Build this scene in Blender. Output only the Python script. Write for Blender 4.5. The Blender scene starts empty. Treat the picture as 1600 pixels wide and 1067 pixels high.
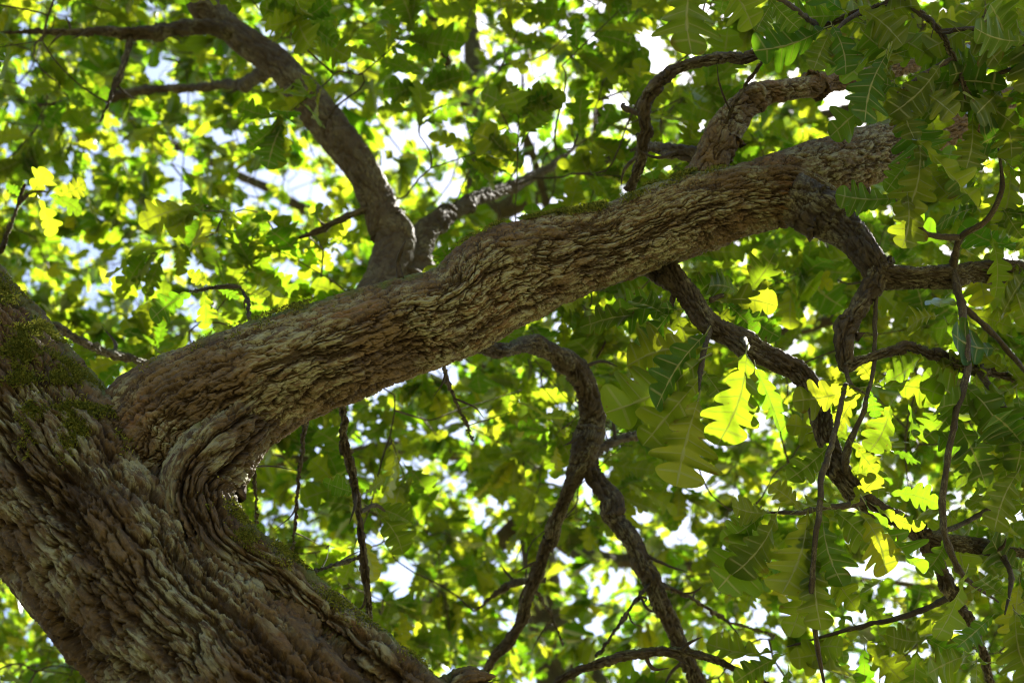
import bpy, math, random
import numpy as np
from mathutils import Vector, Matrix

rng = np.random.default_rng(7)
random.seed(7)
scene = bpy.context.scene
col = scene.collection

# ------------------------------------------------------------------ camera
PITCH = math.radians(45)
CAM = np.array([0.0, 0.0, 1.6])
FWD = np.array([0, math.cos(PITCH), math.sin(PITCH)])
RGT = np.array([1.0, 0, 0])
UPV = np.array([0, -math.sin(PITCH), math.cos(PITCH)])
LENS, FPX = 50.0, 50.0 / 36.0 * 1600
cam_d = bpy.data.cameras.new('camera')
cam = bpy.data.objects.new('camera', cam_d); col.objects.link(cam)
cam.location = CAM.tolist(); cam.rotation_euler = (math.pi / 2 + PITCH, 0, 0)
cam_d.lens = LENS; cam_d.sensor_width = 36; cam_d.clip_end = 5000; cam_d.clip_start = 0.05
cam_d.dof.use_dof = True; cam_d.dof.focus_distance = 2.16; cam_d.dof.aperture_fstop = 5.4
scene.camera = cam

# ------------------------------------------------------------------ sky, sun, exposure
SUN_EL, SUN_AZ = math.radians(56), math.radians(44)      # azimuth clockwise from +Y
SUN = np.array([math.cos(SUN_EL) * math.sin(SUN_AZ), math.cos(SUN_EL) * math.cos(SUN_AZ), math.sin(SUN_EL)])
world = bpy.data.worlds.new('World'); scene.world = world; world.use_nodes = True
wn = world.node_tree
sky = wn.nodes.new('ShaderNodeTexSky'); sky.sky_type = 'NISHITA'; sky.sun_disc = False
sky.sun_elevation = SUN_EL; sky.sun_rotation = SUN_AZ; sky.air_density = 1.0; sky.dust_density = 2.2
bg = wn.nodes['Background']; bg.inputs['Strength'].default_value = 0.05
wn.links.new(sky.outputs[0], bg.inputs[0])
sd = bpy.data.lights.new('sun', 'SUN'); sd.energy = 5.0; sd.angle = math.radians(0.53); sd.color = (1.0, 0.94, 0.84)
so = bpy.data.objects.new('sun', sd); col.objects.link(so)
so.rotation_euler = Vector(SUN.tolist()).to_track_quat('Z', 'Y').to_euler(); so.location = (6, 4, 12)
vs = scene.view_settings
vs.view_transform = 'Standard'; vs.look = 'None'; vs.exposure = 2.78; vs.gamma = 1.0; vs.use_curve_mapping = False
cy = scene.cycles
cy.max_bounces = 6; cy.diffuse_bounces = 3; cy.transmission_bounces = 4; cy.glossy_bounces = 2
cy.caustics_reflective = False; cy.caustics_refractive = False
cy.sample_clamp_indirect = 6.0
cy.pixel_filter_type = 'BLACKMAN_HARRIS'; cy.filter_width = 1.1
cy.use_denoising = True; cy.use_adaptive_sampling = True; cy.adaptive_threshold = 0.015

# ------------------------------------------------------------------ helpers
def at(px, py, d):
    return CAM + d * (FWD + (px - 800) / FPX * RGT - (py - 533.5) / FPX * UPV)
def proj(P):
    q = P - CAM; d = q @ FWD
    return 800 + FPX * (q @ RGT) / d, 533.5 - FPX * (q @ UPV) / d, d
def unit(v):
    return v / (np.linalg.norm(v, axis=-1, keepdims=True) + 1e-12)

def mesh_np(name, V, loops, starts, totals, smooth=True):
    me = bpy.data.meshes.new(name)
    me.vertices.add(len(V)); me.vertices.foreach_set('co', np.asarray(V, np.float32).ravel())
    me.loops.add(len(loops)); me.loops.foreach_set('vertex_index', np.asarray(loops, np.int32))
    me.polygons.add(len(starts))
    me.polygons.foreach_set('loop_start', np.asarray(starts, np.int32))
    me.polygons.foreach_set('loop_total', np.asarray(totals, np.int32))
    me.polygons.foreach_set('use_smooth', np.broadcast_to(smooth, len(starts)).astype(bool))
    me.update(calc_edges=True); me.validate()
    return me
def attr(me, name, data, kind='FLOAT'):
    a = me.attributes.new(name, kind, 'POINT')
    a.data.foreach_set('vector' if kind == 'FLOAT_VECTOR' else 'value', np.asarray(data, np.float32).ravel())
def link(name, me, mat, parent=None):
    o = bpy.data.objects.new(name, me); col.objects.link(o)
    if mat is not None and not me.materials: me.materials.append(mat)
    if parent is not None: o.parent = parent
    return o

# ------------------------------------------------------------------ node helper
class NT:
    def __init__(s, name):
        s.m = bpy.data.materials.new(name); s.m.use_nodes = True
        s.t = s.m.node_tree; s.t.nodes.clear()
        s.out = s.t.nodes.new('ShaderNodeOutputMaterial')
    def n(s, kind, **kw):
        nd = s.t.nodes.new('ShaderNode' + kind)
        for k, v in kw.items(): setattr(nd, k, v)
        return nd
    def put(s, sock, v):
        if isinstance(v, bpy.types.NodeSocket): s.t.links.new(v, sock)
        elif v is not None: sock.default_value = v
    def math(s, op, a, b=None, clamp=False):
        nd = s.n('Math', operation=op, use_clamp=clamp)
        s.put(nd.inputs[0], a)
        if b is not None: s.put(nd.inputs[1], b)
        return nd.outputs[0]
    def vec(s, op, a, b=None):
        nd = s.n('VectorMath', operation=op); s.put(nd.inputs[0], a)
        if b is not None: s.put(nd.inputs[1], b)
        return nd.outputs['Value'] if op in ('DOT_PRODUCT', 'LENGTH') else nd.outputs[0]
    def ss(s, x, a, b, lo=0.0, hi=1.0):
        nd = s.n('MapRange', interpolation_type='SMOOTHSTEP'); nd.inputs['From Min'].default_value = a
        nd.inputs['From Max'].default_value = b; nd.inputs['To Min'].default_value = lo; nd.inputs['To Max'].default_value = hi
        s.put(nd.inputs['Value'], x); return nd.outputs[0]
    def noise(s, v, scale, detail=3.0, rough=0.55, out=0):
        nd = s.n('TexNoise'); s.put(nd.inputs['Vector'], v); nd.inputs['Scale'].default_value = scale
        nd.inputs['Detail'].default_value = detail; nd.inputs['Roughness'].default_value = rough
        return nd.outputs[out]
    def mix(s, f, a, b):
        nd = s.n('Mix', data_type='RGBA'); s.put(nd.inputs[0], f); s.put(nd.inputs[6], a); s.put(nd.inputs[7], b)
        return nd.outputs[2]
    def att(s, name):
        return s.n('Attribute', attribute_name=name)

def c4(r, g, b): return (r, g, b, 1.0)

def bark_material(name, S, K, disp, cols, lichen=0.5, moss=0.6, flake=1.0, fine=1.0, rust=0.5, displace=True, both=False, wave=1.6, ridge=0.0, mid=1.65):
    m = NT(name)
    co = m.att('bco').outputs['Vector']; up = m.att('up').outputs['Fac']; blob = m.att('lich').outputs['Fac']
    # wavy grain: slow warp, then squash along the limb
    w1 = m.vec('SCALE', m.vec('SUBTRACT', m.noise(co, S * 0.16, 2, out=1), (0.5, 0.5, 0.5))); w1.node.inputs['Scale'].default_value = wave / S
    p = m.vec('ADD', co, w1)
    p = m.vec('MULTIPLY', p, (S, S, S * K))
    w2 = m.vec('SCALE', m.vec('SUBTRACT', m.noise(p, 1.3, 3, 0.6, out=1), (0.5, 0.5, 0.5))); w2.node.inputs['Scale'].default_value = 0.55
    p = m.vec('ADD', p, w2)
    vf = m.n('TexVoronoi', feature='F1'); m.put(vf.inputs['Vector'], p); vf.inputs['Scale'].default_value = 1.3
    crnd = m.n('SeparateColor'); m.put(crnd.inputs[0], vf.outputs['Color'])
    frag = m.noise(co, S * 2.4, 3, 0.7)
    fr = m.math('MULTIPLY', m.math('SUBTRACT', frag, 0.5), 0.07)
    def crack(v, scale, w, lo=0.0):                          # lines where a stretched noise passes its mean
        q = m.math('ADD', m.math('ABSOLUTE', m.math('SUBTRACT', m.noise(v, scale, 1.0, 0.4), 0.5)), fr)
        return m.math('ADD', m.math('MULTIPLY', m.ss(q, lo, lo + w), 0.78), m.math('MULTIPLY', m.ss(q, lo, lo + w * 4.5), 0.22))
    k1 = crack(p, 0.62, 0.026, 0.006)
    k2 = crack(m.vec('ADD', m.vec('MULTIPLY', p, (1, 1, .8)), (17.3, 5.1, 9.7)), 0.85, 0.022, 0.003)
    k3 = crack(m.vec('ADD', m.vec('MULTIPLY', p, (.55, .55, 2.4)), (3.3, 25.1, 1.7)), 0.95, 0.028, 0.002)
    dm = m.ss(m.noise(p, 0.35, 2), 0.38, 0.62, 0.25, 1.0)    # some fissures close up
    e1 = m.math('MULTIPLY', k1, m.math('SUBTRACT', 1.0, m.math('MULTIPLY', m.math('SUBTRACT', 1.0, k2), dm)))
    e1 = m.math('MULTIPLY', e1, m.math('ADD', m.math('MULTIPLY', k3, 0.55), 0.45))
    k4 = crack(m.vec('ADD', m.vec('MULTIPLY', p, (1, 1, 1.7)), (7.3, 2.1, 4.7)), 2.1, 0.035)          # small cracks that break the plates up
    k5 = crack(m.vec('ADD', m.vec('MULTIPLY', p, (1, 1, 2.6)), (1.3, 9.1, 14.7)), 3.6, 0.05)
    p3 = m.vec('ADD', m.vec('MULTIPLY', co, (S * 2.2, S * 2.2, S * 1.3)), m.vec('MULTIPLY', w2, (2, 2, 2)))
    ve3 = m.n('TexVoronoi', feature='F1'); m.put(ve3.inputs['Vector'], p3); ve3.inputs['Scale'].default_value = 1.0
    sc3 = m.n('SeparateColor'); m.put(sc3.inputs[0], ve3.outputs['Color'])
    nf = m.noise(co, S * 1.9, 5, 0.72)
    nbig = m.noise(co, S * 0.10, 3)
    nplate = m.noise(p, 0.8, 2)
    h = m.math('MULTIPLY', e1, m.math('ADD', m.math('MULTIPLY', nplate, 0.6), 0.45))
    h = m.math('ADD', h, m.math('MULTIPLY', m.math('ADD', m.math('MULTIPLY', k4, 0.16), m.math('MULTIPLY', k5, 0.06)), e1))
    h = m.math('ADD', h, m.math('MULTIPLY', m.math('MULTIPLY', sc3.outputs[0], e1), 0.10 * fine))
    h = m.math('ADD', h, m.math('MULTIPLY', nf, 0.34 * fine))
    h = m.math('ADD', h, m.math('MULTIPLY', nbig, 0.8))
    if ridge:                                                # deep furrows between the main ridges
        e0 = crack(m.vec('ADD', m.vec('MULTIPLY', p, (1, 1, .7)), (31.3, 12.1, 2.7)), 0.26, 0.030, 0.004)
        h = m.math('ADD', h, m.math('MULTIPLY', e0, ridge)); e1 = m.math('MULTIPLY', e1, e0)
    # colour of the bark, then painted shade in the fissures
    c = m.mix(m.ss(m.math('ADD', m.math('MULTIPLY', crnd.outputs[1], 0.55), m.math('MULTIPLY', sc3.outputs[1], 0.45)), 0.15, 0.85), cols[0], cols[1])
    c = m.mix(m.math('MULTIPLY', m.ss(m.noise(p, 0.55, 4), 0.45, 0.7), 0.8), c, cols[2])
    rmask = m.math('MULTIPLY', m.ss(m.noise(co, S * 0.085, 3), 0.5, 0.68), m.ss(m.noise(p, 1.3, 4), 0.42, 0.62))
    c = m.mix(m.math('MULTIPLY', rmask, rust), c, cols[3])
    fl = m.noise(p, 7.0, 3, 0.7)
    c = m.mix(m.ss(fl, 0.35, 0.75, 0.0, 0.45), c, cols[4])
    gr = m.noise(m.vec('MULTIPLY', co, (1, 1, .45)), S * 7.0, 4, 0.75)      # fibrous grain, pale flecks and dark pores
    c = m.mix(m.ss(gr, 0.52, 0.72, 0.0, 0.55), c, cols[5])
    c = m.mix(m.ss(gr, 0.47, 0.30, 0.0, 0.6), c, cols[0])
    c = m.mix(m.ss(e1, 0.15, 0.6, 0.8, 0.0), c, cols[6])     # dark inner-bark brown between the plates, painting in the shade of the fissures
    # lichen crust on the proud plates
    lm = m.math('ADD', m.noise(co, S * 0.11, 4, 0.62), m.math('MULTIPLY', blob, 0.5))
    lm = m.ss(lm, 0.46, 0.62)
    lm2 = m.math('MULTIPLY', lm, m.ss(m.noise(p, 2.6, 4, 0.72), 0.42, 0.58))
    lm2 = m.math('MULTIPLY', lm2, m.ss(e1, 0.3, 0.9, 0.15, 1.0))
    lcol = m.mix(m.noise(p, 5.0, 3), c4(0.12, 0.13, 0.06), c4(0.28, 0.29, 0.175))
    c = m.mix(m.math('MULTIPLY', lm2, lichen), c, lcol)
    # moss film where it faces the sky
    mm = m.math('ADD', up, m.math('MULTIPLY', m.math('SUBTRACT', m.noise(co, S * 0.3, 5, 0.65), 0.5), 1.6))
    mm = m.ss(mm, 0.36, 0.8)
    mcol = m.mix(m.noise(co, S * 3, 3), c4(0.035, 0.055, 0.008), c4(0.10, 0.13, 0.02))
    c = m.mix(m.math('MULTIPLY', mm, moss), c, mcol)
    bs = m.n('BsdfPrincipled'); m.put(bs.inputs['Base Color'], c)
    m.put(bs.inputs['Roughness'], m.ss(fl, 0.3, 0.7, 0.62, 0.92)); bs.inputs['Specular IOR Level'].default_value = 0.35
    m.t.links.new(bs.outputs[0], m.out.inputs['Surface'])
    if displace:
        fb = m.n('Bump'); m.put(fb.inputs['Height'], gr); fb.inputs['Distance'].default_value = 0.16 / S; fb.inputs['Strength'].default_value = 0.8
        m.t.links.new(fb.outputs[0], bs.inputs['Normal'])
        dn = m.n('Displacement'); m.put(dn.inputs['Height'], h); dn.inputs['Midlevel'].default_value = mid; dn.inputs['Scale'].default_value = disp
        m.t.links.new(dn.outputs[0], m.out.inputs['Displacement']); m.m.displacement_method = 'BOTH' if both else 'DISPLACEMENT'
    else:
        bn = m.n('Bump'); m.put(bn.inputs['Height'], h); bn.inputs['Distance'].default_value = disp; bn.inputs['Strength'].default_value = 0.9
        m.t.links.new(bn.outputs[0], bs.inputs['Normal'])
    return m.m

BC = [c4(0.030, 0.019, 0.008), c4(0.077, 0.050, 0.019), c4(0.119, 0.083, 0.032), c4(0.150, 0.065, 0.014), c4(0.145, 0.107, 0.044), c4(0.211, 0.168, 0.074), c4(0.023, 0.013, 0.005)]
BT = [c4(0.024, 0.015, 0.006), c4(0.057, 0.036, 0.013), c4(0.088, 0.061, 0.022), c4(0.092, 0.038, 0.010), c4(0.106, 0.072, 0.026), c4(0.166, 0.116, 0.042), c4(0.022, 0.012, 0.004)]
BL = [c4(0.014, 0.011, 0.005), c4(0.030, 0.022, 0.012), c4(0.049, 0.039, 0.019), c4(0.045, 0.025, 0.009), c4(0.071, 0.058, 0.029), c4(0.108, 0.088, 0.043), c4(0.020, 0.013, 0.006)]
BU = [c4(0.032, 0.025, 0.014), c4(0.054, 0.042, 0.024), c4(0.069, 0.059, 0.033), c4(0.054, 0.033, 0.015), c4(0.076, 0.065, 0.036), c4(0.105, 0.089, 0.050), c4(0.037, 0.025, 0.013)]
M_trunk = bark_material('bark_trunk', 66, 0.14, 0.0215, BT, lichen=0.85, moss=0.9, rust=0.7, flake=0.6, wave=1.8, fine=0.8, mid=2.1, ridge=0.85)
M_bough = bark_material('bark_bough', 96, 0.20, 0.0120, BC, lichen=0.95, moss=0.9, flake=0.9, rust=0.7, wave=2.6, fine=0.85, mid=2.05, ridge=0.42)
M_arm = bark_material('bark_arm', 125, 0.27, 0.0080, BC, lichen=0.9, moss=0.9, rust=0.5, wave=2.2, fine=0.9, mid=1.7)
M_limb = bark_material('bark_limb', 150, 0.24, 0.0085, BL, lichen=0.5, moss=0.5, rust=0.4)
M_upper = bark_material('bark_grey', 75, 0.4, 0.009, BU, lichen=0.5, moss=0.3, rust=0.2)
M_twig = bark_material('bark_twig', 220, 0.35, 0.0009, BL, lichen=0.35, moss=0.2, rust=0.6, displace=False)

def leaf_material(name, per_object):
    m = NT(name)
    rnd = m.n('ObjectInfo').outputs['Random'] if per_object else m.att('rnd').outputs['Fac']
    lv = m.att('lv').outputs['Vector']                     # (lobe phase, share of the half width, along)
    sp = m.n('SeparateXYZ'); m.put(sp.inputs[0], lv)
    ph, v, u = sp.outputs
    midrib = m.ss(v, 0.02, 0.075, 1.0, 0.0)
    side = m.math('ABSOLUTE', m.math('SUBTRACT', ph, 0.5))
    side = m.math('ADD', m.ss(side, 0.02, 0.07, 1.0, 0.0), 0.0)
    side = m.math('MULTIPLY', side, m.ss(v, 0.75, 1.0, 1.0, 0.0))
    vein = m.math('MAXIMUM', midrib, m.math('MULTIPLY', side, 0.65))
    pos = m.n('NewGeometry').outputs['Position']
    mott = m.noise(pos, 55, 4, 0.6)
    refl = m.mix(rnd, c4(.014, .040, .010), c4(.034, .068, .012))
    refl = m.mix(m.math('MULTIPLY', m.ss(mott, 0.4, 0.7), 0.4), refl, c4(.055, .088, .018))
    refl = m.mix(m.math('MULTIPLY', vein, 0.95), refl, c4(.40, .44, .18))
    trn = m.mix(rnd, c4(.125, .305, .006), c4(.385, .42, .014))
    trn = m.mix(m.math('MULTIPLY', m.ss(mott, 0.45, 0.75), 0.35), trn, c4(.20, .34, .010))
    if per_object: trn = m.mix(1.0, trn, m.mix(0.80, c4(0, 0, 0), trn))            # near leaves' transmitted colour dimmed so that those in sun do not clip
    trn = m.mix(m.math('MULTIPLY', vein, 0.92), trn, c4(.085, .11, .006))
    if per_object:                                           # browned edges and spots
        br = m.math('MULTIPLY', m.ss(m.noise(pos, 38, 3), 0.58, 0.68), m.ss(v, 0.55, 1.0))
        br = m.math('MAXIMUM', br, m.ss(m.noise(pos, 120, 2), 0.70, 0.76)); br = m.math('MULTIPLY', br, 0.75)
        refl = m.mix(br, refl, c4(.10, .055, .02)); trn = m.mix(br, trn, c4(.16, .085, .012))
    d = m.n('BsdfDiffuse'); m.put(d.inputs['Color'], refl)
    t = m.n('BsdfTranslucent'); m.put(t.inputs['Color'], trn)
    mx = m.n('MixShader'); mx.inputs[0].default_value = 0.64
    g = m.n('BsdfGlossy'); g.inputs['Roughness'].default_value = 0.38; g.inputs['Color'].default_value = c4(.8, .85, .9)
    lw = m.n('LayerWeight'); lw.inputs['Blend'].default_value = 0.28
    gf = m.math('MULTIPLY', lw.outputs['Fresnel'], 0.30 if per_object else 0.12)
    m2 = m.n('MixShader'); m.put(m2.inputs[0], gf)
    if per_object:
        bn = m.n('Bump'); bn.inputs['Strength'].default_value = 0.6; bn.inputs['Distance'].default_value = 0.002
        m.put(bn.inputs['Height'], m.math('ADD', vein, m.math('MULTIPLY', mott, 0.5)))
        for x in (d, g): m.t.links.new(bn.outputs[0], x.inputs['Normal'])
    L = m.t.links.new
    L(d.outputs[0], mx.inputs[1]); L(t.outputs[0], mx.inputs[2])
    L(mx.outputs[0], m2.inputs[1]); L(g.outputs[0], m2.inputs[2]); L(m2.outputs[0], m.out.inputs['Surface'])
    return m.m
M_leaf = leaf_material('oak_leaf', True)
M_fol = leaf_material('oak_foliage', False)

m = NT('moss_tuft')
mr = m.att('rnd').outputs['Fac']
mc = m.mix(mr, c4(.035, .05, .008), c4(.15, .15, .022))
d = m.n('BsdfDiffuse'); m.put(d.inputs[0], mc); t = m.n('BsdfTranslucent'); m.put(t.inputs[0], mc)
a = m.n('AddShader'); m.t.links.new(d.outputs[0], a.inputs[0]); m.t.links.new(t.outputs[0], a.inputs[1]); m.t.links.new(a.outputs[0], m.out.inputs[0])
M_moss = m.m

m = NT('meadow_ground')
gp = m.n('NewGeometry').outputs['Position']
gc = m.mix(m.ss(m.noise(gp, 0.8, 6), 0.35, 0.65), c4(.07, .09, .025), c4(.19, .14, .07))
gc = m.mix(m.ss(m.noise(gp, 14, 5), 0.4, 0.7, 0, .6), gc, c4(.24, .18, .10))
d = m.n('BsdfDiffuse'); m.put(d.inputs[0], gc); m.t.links.new(d.outputs[0], m.out.inputs[0])
M_ground = m.m

# ------------------------------------------------------------------ ground
n = 41
gx = np.sign(np.linspace(-1, 1, n)) * np.abs(np.linspace(-1, 1, n)) ** 3 * 1500
X, Y = np.meshgrid(gx, gx)
Z = 0.04 * np.sin(X * 0.7 + 1) * np.sin(Y * 0.6) * (np.abs(X) < 40) * (np.abs(Y) < 40)
V = np.stack([X, Y, Z], -1).reshape(-1, 3)
i, j = np.meshgrid(np.arange(n - 1), np.arange(n - 1)); b = (j * n + i).ravel()
F = np.stack([b, b + 1, b + n + 1, b + n], 1)
ground = link('ground', mesh_np('ground', V, F.ravel(), np.arange(len(F)) * 4, np.full(len(F), 4)), M_ground)
ground['kind'] = 'structure'

# ------------------------------------------------------------------ swept bark tubes
def spline(ctrl, step):
    """ctrl rows (x,y,z,r) -> evenly resampled points, radii"""
    P = np.asarray(ctrl, float)
    hh = np.maximum(np.linalg.norm(np.diff(P[:, :3], axis=0), axis=1), 1e-5)[:, None]     # chord lengths: uneven spacing must not overshoot
    sl = np.diff(P, axis=0) / hh
    tg = np.vstack([sl[:1], (sl[1:] * hh[:-1] + sl[:-1] * hh[1:]) / (hh[1:] + hh[:-1]), sl[-1:]])
    out = []; t = np.linspace(0, 1, 40, endpoint=False)[:, None]
    for k in range(len(P) - 1):
        out.append((2 * t ** 3 - 3 * t ** 2 + 1) * P[k] + (t ** 3 - 2 * t ** 2 + t) * hh[k] * tg[k] + (3 * t ** 2 - 2 * t ** 3) * P[k + 1] + (t ** 3 - t ** 2) * hh[k] * tg[k + 1])
    out.append(P[-1:]); Q = np.vstack(out)
    s = np.concatenate([[0], np.cumsum(np.linalg.norm(np.diff(Q[:, :3], axis=0), axis=1))])
    if callable(step):
        loc = np.array([step(q) for q in Q[:, :3]]); w = np.concatenate([[0], np.cumsum(np.diff(s) / loc[1:])])
        tt = np.interp(np.linspace(0, w[-1], max(3, int(w[-1]))), w, s)
    else:
        tt = np.linspace(0, s[-1], max(3, int(s[-1] / step)))
    R = np.stack([np.interp(tt, s, Q[:, q]) for q in range(4)], 1)
    return R[:, :3], np.maximum(R[:, 3], 0.0006), tt

def tube(name, ctrl, mat, parent, step=0.004, M=28, lump=0.05, front=0.0, seed=0, blobs=(), knots=(), kink=0.0):
    ctrl = [tuple(q) for q in ctrl]; ctrl[-1] = ctrl[-1][:3] + (ctrl[-1][3] * (.35 if ctrl[-1][3] < .03 else 1.0),)
    P, R, s = spline(ctrl, step)
    r_ = np.random.default_rng(seed + 11)
    if kink:                                                     # small changes of direction and swollen nodes
        lam = max(3.2 * float(np.median(R)), .012); nk = max(2, int(s[-1] / lam)); ks_ = np.sort(r_.uniform(0, s[-1], nk))
        for q in range(3):
            off = r_.normal(0, 1, nk + 2) * kink; xs = np.concatenate([[0], ks_, [s[-1]]]); off[0] = off[-1] = 0
            P[:, q] += np.interp(s, xs, off) * np.minimum(R, np.median(R) * 1.1) * np.clip(s / .12, 0, 1)
        P[1:-1] = (P[:-2] + 2 * P[1:-1] + P[2:]) / 4; P[1:-1] = (P[:-2] + 2 * P[1:-1] + P[2:]) / 4
        for kq in ks_[::2]: R = R * (1 + r_.uniform(.05, .28) * np.exp(-((s - kq) / (lam * .28)) ** 2))
    T = unit(np.gradient(P, axis=0))
    ref = CAM - P; ref = ref - (ref * T).sum(1, keepdims=True) * T
    # keep the seam steady where a limb points at the lens
    A = unit(ref); B = np.cross(T, A)
    th = np.linspace(0, 2 * np.pi, M, endpoint=False)
    th = th - front * np.sin(th)                                # more columns toward A
    n_ = len(P)
    c, si = np.cos(th), np.sin(th)
    rr = np.ones((n_, M))
    sc = 1.0 / max(R.max(), 0.01)
    for k in range(7):
        ka = r_.integers(1, 4 if k < 4 else 6); f = r_.uniform(0.25, 1.4) * sc * 0.9
        rr += lump / (1 + 0.35 * k) * np.sin(ka * th[None] + r_.uniform(0, 6.3) + f * s[:, None] * (1 if k % 2 else -0.6) + 1.3 * np.sin(s[:, None] * sc * 0.5 + k))
    for (ks, kt, kr, ka) in knots:                              # local swellings: along, angle, radius m, gain
        dth = (th[None] - kt + np.pi) % (2 * np.pi) - np.pi
        rr += ka * np.exp(-(((s[:, None] - ks) / kr) ** 2 + (dth * R[:, None] / kr) ** 2))
    N = A[:, None] * c[None, :, None] + B[:, None] * si[None, :, None]
    V = P[:, None] + N * (R[:, None] * rr)[..., None]
    R0 = float(np.median(R))
    bco = np.stack([np.repeat(R0 * c[None], n_, 0), np.repeat(R0 * si[None], n_, 0), np.repeat(s[:, None], M, 1)], -1) + r_.uniform(-3, 3, 3)
    V = V.reshape(-1, 3); bco = bco.reshape(-1, 3); up = N[..., 2].ravel()
    i = np.arange(n_ - 1)[:, None] * M; j = np.arange(M)[None]; j2 = (j + 1) % M
    F = np.stack([i + j, i + j2, i + M + j2, i + M + j], -1).reshape(-1, 4)
    nv = len(V)
    V = np.vstack([V, P[:1] - T[:1] * R[0] * .3, P[-1:] + T[-1:] * R[-1] * .5])
    bco = np.vstack([bco, bco[:1], bco[-1:]]); up = np.concatenate([up, [0, 0]])
    jj = np.arange(M); caps = [np.stack([np.full(M, nv), (jj + 1) % M, jj], 1), np.stack([np.full(M, nv + 1), (n_ - 1) * M + jj, (n_ - 1) * M + (jj + 1) % M], 1)]
    tri = np.vstack(caps)
    loops = np.concatenate([F.ravel(), tri.ravel()])
    tot = np.concatenate([np.full(len(F), 4), np.full(len(tri), 3)]); st = np.concatenate([[0], np.cumsum(tot)[:-1]])
    me = mesh_np(name, V, loops, st, tot)
    attr(me, 'bco', bco, 'FLOAT_VECTOR'); attr(me, 'up', up)
    bl = np.zeros(len(V))
    for (q, rad, a) in blobs: bl += a * np.exp(-(np.linalg.norm(V - q, axis=1) / rad) ** 2)
    attr(me, 'lich', bl)
    o = link(name, me, mat, parent)
    o_data[o.name] = (V[:nv], N.reshape(-1, 3), P, R)
    return o
o_data = {}

def C(pts):
    """(px, py, distance, radius in px) -> (x, y, z, r)"""
    return [tuple(at(x, y, d)) + (r * d / FPX,) for x, y, d, r in pts]

# ------------------------------------------------------------------ the near oak
oak = bpy.data.objects.new('oak_tree', None); col.objects.link(oak); oak.empty_display_size = 0.3
oak.location = (0.35, 1.9, 0)
oak['label'] = 'large oak with leaning fissured trunk, mossy bark and a long thick bough'
oak['category'] = 'tree'
OAKINV = Matrix.Translation((-0.35, -1.9, 0))
def adopt(o, parent=oak):
    o.parent = parent; o.matrix_parent_inverse = parent.matrix_world.inverted() if parent is not oak else OAKINV
    return o

def in_frame_step(fine, coarse):
    def f(q):
        x, y, d = proj(q)
        m_ = max(-x - 120, x - 1750, -y - 120, y - 1190, 0)
        return fine if d > 0.3 and m_ == 0 else (coarse if d <= 0.3 else min(coarse, fine + m_ * 0.0006))
    return f

trunk_c = [(0.35, 1.90, -0.15, 0.40), (0.34, 1.90, 0.25, 0.31), (0.28, 1.87, 0.9, 0.255), (0.12, 1.82, 1.6, 0.215)] + \
    C([(560, 1250, 1.92, 205), (430, 1110, 1.97, 186), (266, 951, 2.05, 168), (171, 846, 2.10, 161), (95, 762, 2.15, 156), (0, 655, 2.22, 151), (-130, 505, 2.32, 142), (-300, 330, 2.5, 130)]) + \
    [(-1.75, 1.7, 4.6, .13), (-2.1, 2.0, 5.8, .11), (-2.2, 2.3, 7.2, .08), (-2.1, 2.5, 8.6, .03)]
bl = [(at(210, 690, 1.98), 0.055, 1.0), (at(160, 640, 2.0), 0.04, .8), (at(260, 800, 1.93), .05, .7), (at(300, 900, 1.9), .06, .5), (at(60, 600, 2.05), .04, .5)]
trunk = adopt(tube('trunk', trunk_c, M_trunk, None, step=in_frame_step(0.0023, 0.03), M=340, lump=0.035, front=0.45, seed=1, blobs=bl))

but_c = C([(452, 622, 2.17, 24), (392, 658, 2.13, 44), (338, 706, 2.09, 58), (306, 768, 2.05, 60), (334, 838, 2.01, 52), (418, 908, 1.98, 56), (500, 985, 1.97, 64), (590, 1068, 1.95, 76), (690, 1160, 1.93, 84)]) + [(0.06, 1.74, 2.2, .09), (.24, 1.74, 1.5, .11), (.48, 1.7, .3, .14), (.52, 1.7, -.1, .16)]
buttress = adopt(tube('buttress', but_c, M_trunk, None, step=in_frame_step(0.0022, 0.03), M=180, lump=0.08, front=0.3, seed=2))
stub = adopt(tube('branch_stub', C([(640, 1120, 2.0, 34), (690, 1090, 2.02, 33), (735, 1068, 2.04, 28), (768, 1064, 2.05, 22)]), M_trunk, None, step=0.0022, M=110, lump=.12, seed=31))

bough_c = C([(275, 930, 2.10, 70), (236, 845, 2.13, 98), (232, 765, 2.16, 124), (272, 690, 2.18, 126), (345, 632, 2.18, 107), (430, 586, 2.18, 91), (530, 548, 2.20, 84), (630, 513, 2.25, 80), (715, 484, 2.29, 79), (790, 432, 2.33, 84), (870, 402, 2.36, 71), (950, 381, 2.40, 65), (1030, 349, 2.43, 66), (1110, 321, 2.46, 64), (1180, 307, 2.48, 54), (1240, 306, 2.49, 48), (1280, 318, 2.49, 38), (1305, 338, 2.48, 30)])
bb = [(at(470, 520, 2.12), .07, .55), (at(760, 500, 2.22), .08, .7), (at(1000, 330, 2.38), .10, .8), (at(900, 380, 2.3), .05, .3)]
bough = adopt(tube('bough', bough_c, M_bough, None, step=0.0019, M=250, lump=0.05, front=0.5, seed=3, blobs=bb,
    knots=((0.60, 0.25, .05, -.14), (0.80, -.9, .05, .10), (0.66, .1, .09, .05))))

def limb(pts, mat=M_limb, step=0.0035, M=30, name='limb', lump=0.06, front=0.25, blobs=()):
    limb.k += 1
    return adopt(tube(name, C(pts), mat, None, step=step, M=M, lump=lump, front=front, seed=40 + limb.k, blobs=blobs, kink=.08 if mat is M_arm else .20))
limb.k = 0
SPURS = []
SK = []            # skeleton points that leafy sprays can grow from
def sk(pts):
    P, R, s = spline(C(pts), 0.05); SK.append(P)

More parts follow.
